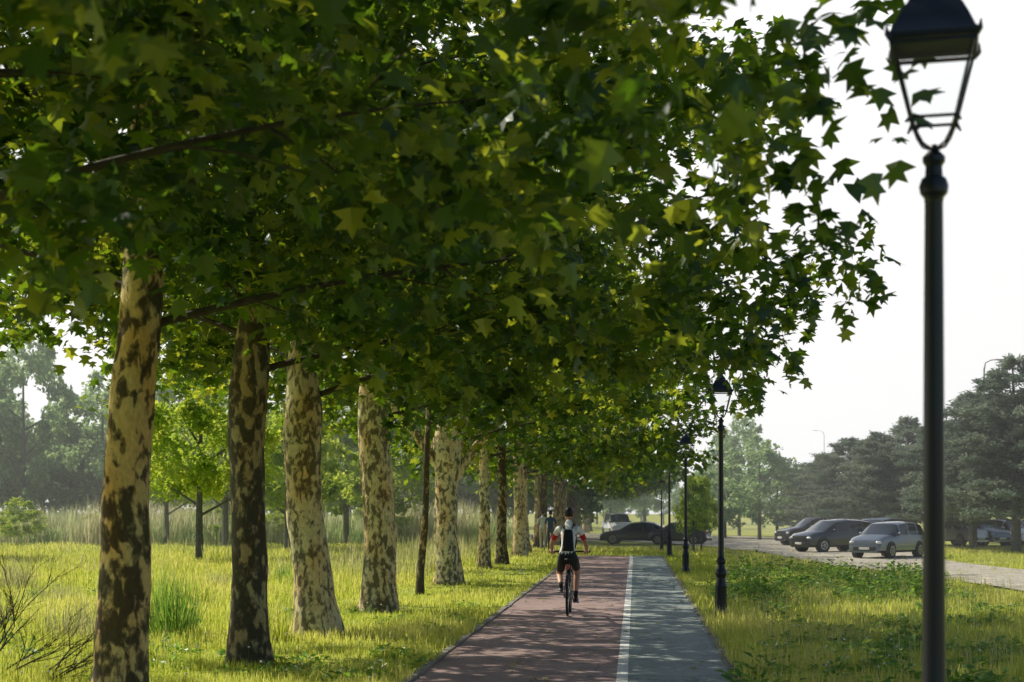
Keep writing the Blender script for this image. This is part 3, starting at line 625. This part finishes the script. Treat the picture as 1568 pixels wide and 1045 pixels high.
def person(e,J,col,headc,headtilt,grip=None):
    mats,fn=col
    E=[('pel','sp'),('sp','ch'),('ch','nb'),('nb','nt')]
    for s in('L','R'): E+=[('pel','hip'+s),('hip'+s,'kn'+s),('kn'+s,'cf'+s),('cf'+s,'an'+s),('an'+s,'to'+s),('ch','sh'+s),('sh'+s,'el'+s),('el'+s,'fa'+s),('fa'+s,'wr'+s)]
    me=skin(J,E,'pel','body'); 
    for m_ in mats: me.materials.append(m_)
    seg=[(n1,n2,np.array(J[n1][0],float),np.array(J[n2][0],float),(J[n1][1] if not isinstance(J[n1][1],tuple) else J[n1][1][0])) for n1,n2 in E]
    mi=[]
    for p in me.polygons:
        c=np.array(p.center); best=None
        for (a,b_,pa,pb,r_) in seg:
            u=np.clip(np.dot(c-pa,pb-pa)/np.dot(pb-pa,pb-pa),0,1); d=np.linalg.norm(c-pa-u*(pb-pa))-r_*.6
            if best is None or d<best[0]: best=(d,a,b_,u)
        mi.append(fn(c,best[1],best[2],best[3]))
    me.polygons.foreach_set('material_index',mi); link(bpy.data.objects.new('body',me),e)
    h=MB(); hx,hy,hz=headc; T=lambda x,y,z:(hx+x, hy+y*math.cos(headtilt)-z*math.sin(headtilt), hz+y*math.sin(headtilt)+z*math.cos(headtilt))
    h.ell((hx,hy,hz+.0),(.074,.093,.112),0,20,14,headtilt)
    h.ell(T(0,.03,-.06),(.052,.06,.05),0,14,8,headtilt)
    h.ell(T(0,.098,-.012),(.012,.018,.024),0,8,6,headtilt)
    h.ell(T(0,.088,-.052),(.024,.008,.007),3,8,6)
    for sx in(-1,1):
        h.ell(T(sx*.077,-.005,-.01),(.011,.02,.032),0,8,6,headtilt); h.ell(T(sx*.03,.083,.012),(.013,.009,.008),2,8,6); h.ell(T(sx*.03,.09,.012),(.006,.005,.006),1,6,6); h.ell(T(sx*.03,.085,.03),(.018,.006,.004),1,6,4)
    h.ell(T(0,-.014,.022),(.082,.098,.104),1,20,14,headtilt)
    h.obj('head',[M_skin,M_hair,simple('eye_white',(.8,.8,.8),.3),simple('lips',(.4,.13,.1),.5)],e)
    for s,sx in(('L',-1),('R',1)):
        wr=Vector(J['wr'+s][0]); pr=Vector(J['fa'+s][0]); dr=(wr-pr).normalized(); hm=MB()
        if grip:
            pc=wr+dr*.05; hm.ell(pc,(.043,.042,.022),0,12,8,math.atan2(dr.z,dr.y))
            g=Vector((pc.x,grip[0],grip[1]))
            for k_ in range(4):
                xx=pc.x+(k_-1.5)*.021; rr=.026; f=[.92,1,.97,.85][k_]
                pts=[Vector((xx,pc.y+.015,pc.z+.012))]+[Vector((xx,g.y+rr*math.sin(a_),g.z+rr*math.cos(a_))) for a_ in(.2,.2+1.0*f,.2+2.0*f,.2+2.9*f)]
                hm.tube(pts,[.0105,.010,.0095,.009,.007],7)
            hm.tube([Vector((pc.x-sx*.035,pc.y-.02,pc.z)),Vector((pc.x-sx*.052,g.y-.02,g.z-.012)),Vector((pc.x-sx*.045,g.y+.008,g.z-.03)),Vector((pc.x-sx*.03,g.y+.022,g.z-.03))],[.013,.012,.011,.008],7)
        else:
            pc=wr+dr*.045; hm.ell(pc,(.02,.038,.05),0,10,8)
            for k_ in range(4):
                yy=pc.y+.03-k_*.02; ln=[.07,.08,.075,.06][k_]; hm.tube([(pc.x,yy,pc.z-.035),(pc.x,yy,pc.z-.035-ln*.5),(pc.x-sx*.018,yy,pc.z-.035-ln)],[.009,.0085,.006],6)
            hm.tube([(pc.x,pc.y+.03,pc.z+.02),(pc.x-sx*.01,pc.y+.058,pc.z-.01),(pc.x-sx*.015,pc.y+.06,pc.z-.04)],[.012,.011,.008],6)
        hm.obj('hand_'+('left' if s=='L' else 'right'),[M_skin],e)
CP=G(869,947)
cyc=empty('cyclist',(CP.x,CP.y,.032)); bike=empty('bicycle',(CP.x,CP.y,.032))
BB=(0,.44,.29); cr=.172; ca=math.radians(32)
pedR=(.13,BB[1]+cr*math.cos(-ca),BB[2]+cr*math.sin(-ca)); pedL=(-.13,BB[1]-cr*math.cos(-ca),BB[2]-cr*math.sin(-ca))
J={}
hz_=.97
J['pel']=((0,.20,hz_),(.125,.115)); J['sp']=((0,.27,hz_+.18),(.115,.10)); J['ch']=((0,.40,hz_+.40),(.135,.105)); J['nb']=((0,.50,1.50),.062); J['nt']=((0,.56,1.575),.052)
for s,sx,pd in(('L',-1,pedL),('R',1,pedR)):
    hip=Vector((sx*.095,.22,hz_-.05)); an=Vector((sx*.115,pd[1]-.11,pd[2]+.115)); kn=ik(hip,an,.43,.42,(sx*.12,1,.2))
    J['hip'+s]=(tuple(hip),.098); J['kn'+s]=(tuple(kn),.058); cf=kn.lerp(an,.35)+Vector((0,-.015,0)); J['cf'+s]=(tuple(cf),.056); J['an'+s]=(tuple(an),.036); J['to'+s]=((sx*.12,pd[1]+.06,pd[2]+.04),.034)
    J['sh'+s]=((sx*.175,.44,1.435),.062); J['el'+s]=((sx*.285,.54,1.175),.042); J['wr'+s]=((sx*.292,.765,1.055),.026); J['fa'+s]=((sx*.292,.63,1.13),.038)
def cfn(c,a,b_,u):
    if a[:2]=='sh':
        if u>.72: return 0
        return 2 if u>.4 else 1
    if a[:2] in('el','fa'): return 0
    if a=='nb' : return 0 if u>.25 else 1
    if a=='pel' and b_=='sp': return 3 if u<.15 else 1
    if a in('sp','ch','nb'):
        if c[2]>1.33: return 1
        return 2 if abs(c[0])>.12 else 1
    if a[:3]=='hip': return 3 if u<.72 else 0
    if a=='pel': return 3
    if a[:2]=='kn': return 0
    if a[:2]=='cf': return 0 if u<.72 else 4
    return 5
M_wj=simple('white_jersey',(.82,.82,.82),.8,noise=.04); M_rj=simple('red_jersey',(.55,.02,.025),.75); M_sh=simple('black_shorts',(.012,.012,.014),.7); M_sock=simple('black_sock',(.02,.02,.022),.9)
person(cyc,J,([M_skin,M_wj,M_rj,M_sh,M_sock,M_shoe],cfn),(0,.605,1.665),-.15,grip=(.845,1.035))
bm=bmesh.new(); bmesh.ops.create_cube(bm,size=1); 
for v in bm.verts:
    k=1.0 if v.co.z<0 else .72; kk=.85 if v.co.y<0 else 1
    v.co=Vector((v.co.x*.215*k*kk,v.co.y*.11,v.co.z*.37))
bmesh.ops.bevel(bm,geom=bm.edges[:],offset=.035,segments=3,affect='EDGES',profile=.6)
me=bpy.data.meshes.new('backpack'); bm.to_mesh(me); bm.free(); me.polygons.foreach_set('use_smooth',[True]*len(me.polygons)); me.materials.append(M_sh)
o=link(bpy.data.objects.new('backpack',me),cyc); o.location=(0,.225,1.235); o.rotation_euler=(-.42,0,0)
st=MB()
for sx in(-1,1): st.tube([(sx*.07,.31,1.43),(sx*.085,.40,1.505),(sx*.10,.50,1.49),(sx*.11,.53,1.38),(sx*.13,.42,1.2),(sx*.11,.26,1.1)],.013,6)
st.tube([(-.06,.19,1.12),(0,.165,1.13),(.06,.19,1.12)],.008,5); st.obj('backpack_straps',M_sh,cyc)
so=MB()
for sx,pd in((-1,pedL),(1,pedR)):
    so.ell((sx*.12,pd[1]-.03,pd[2]+.045),(.045,.14,.04),0,12,8,.12); so.ell((sx*.12,pd[1]-.03,pd[2]+.022),(.042,.135,.014),1,12,6,.12)
so.obj('shoes',[M_shoe,M_sole],cyc)
M_fr=simple('bike_frame_black',(.02,.02,.022),.3,.2); M_st=simple('steel',(.4,.4,.42),.3,.9); M_or=simple('orange_accent',(.8,.12,.02),.4)
w=MB()
for yy in(0,1.03):
    w.lathe([(.315,-.018),(.335,-.02),(.347,-.01),(.35,0),(.347,.01),(.335,.02),(.315,.018)],40,'x',(0,yy,.35),0,cap=False)
    w.lathe([(.30,-.012),(.318,-.014),(.318,.014),(.30,.012),(.30,-.012)],40,'x',(0,yy,.35),1,cap=False); w.lathe([(.02,-.05),(.022,.05)],12,'x',(0,yy,.35),1)
    for k_ in range(24):
        a=k_*2*math.pi/24; w.tube([((-1)**k_*.035,yy,.35),(0,yy+.305*math.cos(a),.35+.305*math.sin(a))],.0016,3,1,cap=False)
w.obj('wheels',[M_tyre,M_st],bike)
f=MB()
ST_=(0,.24,.90); HT=(0,.86,.92); HB=(0,.90,.74)
f.tube([BB,(0,.30,.76)],.017,10,0); f.tube([(0,.30,.76),ST_],.0135,10,1); f.tube([(0,.30,.74),HT],.017,10,0); f.tube([BB,HB],.02,10,0); f.tube([HT,HB],.022,10,0)
for sx in(-1,1):
    f.tube([(sx*.02,.44,.29),(sx*.06,.0,.35)],.010,8,0); f.tube([(sx*.015,.32,.74),(sx*.03,.25,.66),(sx*.06,0,.35)],.009,8,0); f.tube([(sx*.03,.91,.72),(sx*.055,.92,.66),(sx*.055,1.03,.35)],.013,8,0)
f.tube([(-.05,.91,.72),(.05,.91,.72)],.017,8,0); f.tube([HT,(0,.85,.97),(0,.87,1.03)],.016,10,0)
f.tube([(-.34,.845,1.035),(-.12,.86,1.04),(0,.87,1.035),(.12,.86,1.04),(.34,.845,1.035)],.014,10,0)
for sx in(-1,1): f.tube([(sx*.25,.845,1.035),(sx*.35,.843,1.035)],.017,8,2); f.tube([(sx*.22,.86,1.03),(sx*.25,.9,1.01),(sx*.31,.91,1.0)],.006,6,0)
f.obj('frame_and_bars',[M_fr,M_st,M_tyre],bike)
sd=MB(); sd.ell((0,.19,.925),(.075,.10,.03),0,14,8); sd.ell((0,.31,.93),(.032,.12,.022),0,12,8); sd.box((0,.13,.80),(.05,.05,.07),1); sd.obj('saddle_and_rear_light',[M_sh,M_or],bike)
c=MB(); c.lathe([(.03,-.006),(.095,-.006),(.095,.006),(.03,.006)],24,'x',(.05,BB[1],BB[2]),1); c.lathe([(.045,-.012),(.045,.012)],14,'x',(.05,0,.35),1)
c.tube([(.05,BB[1],BB[2]+.095),(.05,0,.395)],.005,4,0); c.tube([(.05,BB[1],BB[2]-.095),(.05,0,.305)],.005,4,0)
for sx,pd in((-1,pedL),(1,pedR)): c.tube([(sx*.07,BB[1],BB[2]),(sx*.075,pd[1],pd[2])],.012,6,1); c.box((sx*.125,pd[1],pd[2]),(.09,.08,.02),0)
c.tube([(-.07,BB[1],BB[2]),(.07,BB[1],BB[2])],.018,8,1); c.obj('drivetrain',[M_trim,M_st],bike)
def walker(p,shirt,trous,rz):
    e=empty('pedestrian',(p.x,p.y,float(terr(p.x,p.y))+.03),rz); J={}
    J['pel']=((0,0,.93),(.12,.10)); J['sp']=((0,0,1.12),(.115,.09)); J['ch']=((0,.01,1.33),(.135,.10)); J['nb']=((0,0,1.47),.06); J['nt']=((0,.02,1.54),.05)
    for s,sx,st_ in(('L',-1,.2),('R',1,-.2)):
        hip=Vector((sx*.09,0,.88)); an=Vector((sx*.09,st_,.09 if st_>0 else .12)); kn=ik(hip,an,.42,.41,(0,1,0)); J['hip'+s]=(tuple(hip),.09); J['kn'+s]=(tuple(kn),.06); J['cf'+s]=(tuple(kn.lerp(an,.4)),.055); J['an'+s]=(tuple(an),.04); J['to'+s]=((sx*.1,st_+.16,.045),.034)
        J['sh'+s]=((sx*.17,0,1.40),.06); J['el'+s]=((sx*.23,-st_*.3,1.12),.042); J['fa'+s]=((sx*.235,-st_*.45+.05,1.0),.036); J['wr'+s]=((sx*.235,-st_*.6+.1,.88),.026)
    def fn(c,a,b_,u):
        if a[:2] in('el','fa'): return 0
        if a=='nb': return 0
        if a[:2]=='sh': return 1 if u<.8 else 0
        if a in('pel','sp','ch') and b_[:3]!='hip': return 1
        if a[:2]=='an': return 3
        return 2
    person(e,J,([M_skin,shirt,trous,M_shoe],fn),(0,.03,1.64),0)
walker(G(843,846),simple('navy_shirt',(.03,.06,.16),.8),simple('grey_trousers',(.08,.08,.09),.8),0)
walker(G(831,844),simple('pale_shirt',(.6,.62,.65),.8),simple('beige_trousers',(.4,.36,.3),.8),0)
def bare(name,base,n,hh,sp,bias,seed):
    rs=random.Random(seed); mb=MB(); 
    def br(p,d,l,r,dep):
        pts=[p]; q=p.copy(); dd=d.copy()
        for i in range(4):
            dd=(dd+Vector((rs.uniform(-.18,.18),rs.uniform(-.18,.18),rs.uniform(-.14,.08)))).normalized(); q=q+dd*(l/4); pts.append(q.copy())
        mb.tube(pts,[r*(1-.18*i) for i in range(5)],4,cap=False)
        if dep<3:
            for k_ in range(4):
                j=rs.randint(1,4); nd=(dd+Vector((rs.uniform(-.8,.8),rs.uniform(-.8,.8),rs.uniform(-.3,.7)))).normalized(); br(pts[j],nd,l*.55,r*.5,dep+1)
    for i in range(n): br(base+Vector((rs.uniform(-.2,.2),rs.uniform(-.2,.2),0)),Vector((rs.uniform(-sp,sp)+bias,rs.uniform(-sp,sp),rs.uniform(.5,1))).normalized(),hh*rs.uniform(.6,1.1),.014,0)
    mb.obj(name,M_wood)
bare('bare_shrub',G(-20,1040),7,1.0,.6,.5,3); bare('bare_shrub',G(40,1050),4,.8,.7,.7,5)
# ---------------------------------------------------------------- haze (scattering air over the far field)
mb=MB(); mb.box((0,137,19),(420,160,40)); hm_=bpy.data.materials.new('haze_air'); hz=mb.obj('haze',hm_,smooth=False)
hm_.use_nodes=True; nt=hm_.node_tree; nt.nodes.remove(nt.nodes['Principled BSDF']); vs=nt.nodes.new('ShaderNodeVolumeScatter'); vs.inputs['Color'].default_value=(.95,.98,1,1); vs.inputs['Density'].default_value=.0030; vs.inputs['Anisotropy'].default_value=.3
nt.links.new(vs.outputs[0],nt.nodes['Material Output'].inputs['Volume'])
# ---------------------------------------------------------------- light, sky, camera
w=bpy.data.worlds.new('World'); sc.world=w; w.use_nodes=True; nt=w.node_tree; bg=nt.nodes['Background']; N=nt.nodes.new; L=nt.links
sd_=Vector((-.87,.49,0)).normalized(); el=math.radians(41); sv=Vector((sd_.x*math.cos(el),sd_.y*math.cos(el),math.sin(el)))
sky=N('ShaderNodeTexSky'); sky.sky_type='NISHITA'; sky.sun_disc=False; sky.sun_elevation=el; sky.sun_rotation=math.atan2(sd_.x,sd_.y)%(2*math.pi); sky.dust_density=1.5
tc=N('ShaderNodeTexCoord'); sp=N('ShaderNodeSeparateXYZ'); L.new(tc.outputs['Generated'],sp.inputs[0])
mr=N('ShaderNodeMapRange'); mr.inputs[1].default_value=.30; mr.inputs[2].default_value=.48; mr.inputs[3].default_value=1; mr.inputs[4].default_value=0; L.new(sp.outputs['Z'],mr.inputs[0])
dt=N('ShaderNodeVectorMath'); dt.operation='DOT_PRODUCT'; dt.inputs[1].default_value=tuple(Vector((-.5,.87,0)).normalized()); L.new(tc.outputs['Generated'],dt.inputs[0])
m2=N('ShaderNodeMapRange'); m2.inputs[1].default_value=.15; m2.inputs[2].default_value=.55; m2.inputs[3].default_value=0.0; m2.inputs[4].default_value=1; L.new(dt.outputs['Value'],m2.inputs[0])
mu=N('ShaderNodeMath'); mu.operation='MULTIPLY'; L.new(mr.outputs[0],mu.inputs[0]); L.new(m2.outputs[0],mu.inputs[1])
mx=N('ShaderNodeMix'); mx.data_type='RGBA'; mx.inputs[7].default_value=(12.4,12.5,12.7,1); L.new(mu.outputs[0],mx.inputs[0]); L.new(sky.outputs[0],mx.inputs[6]); L.new(mx.outputs[2],bg.inputs['Color'])
bg.inputs['Strength'].default_value=.10
l=bpy.data.lights.new('sun','SUN'); l.energy=5; l.angle=math.radians(.5); l.color=(1,.93,.74); o=link(bpy.data.objects.new('sun',l)); o.rotation_euler=sv.to_track_quat('Z','Y').to_euler(); o.location=(0,0,30)
cam=bpy.data.cameras.new('camera'); cam.sensor_width=36; cam.lens=2500/1568*36; cam.shift_y=(YH-522.5)/1568; cam.clip_start=.1; cam.clip_end=3000
cam.dof.use_dof=True; cam.dof.focus_distance=CP.y; cam.dof.aperture_fstop=2.8
co=link(bpy.data.objects.new('camera',cam)); co.location=(0,0,H); co.rotation_euler=(math.pi/2,0,A); sc.camera=co
sc.view_settings.view_transform='Standard'; sc.view_settings.look='None'; sc.view_settings.exposure=0
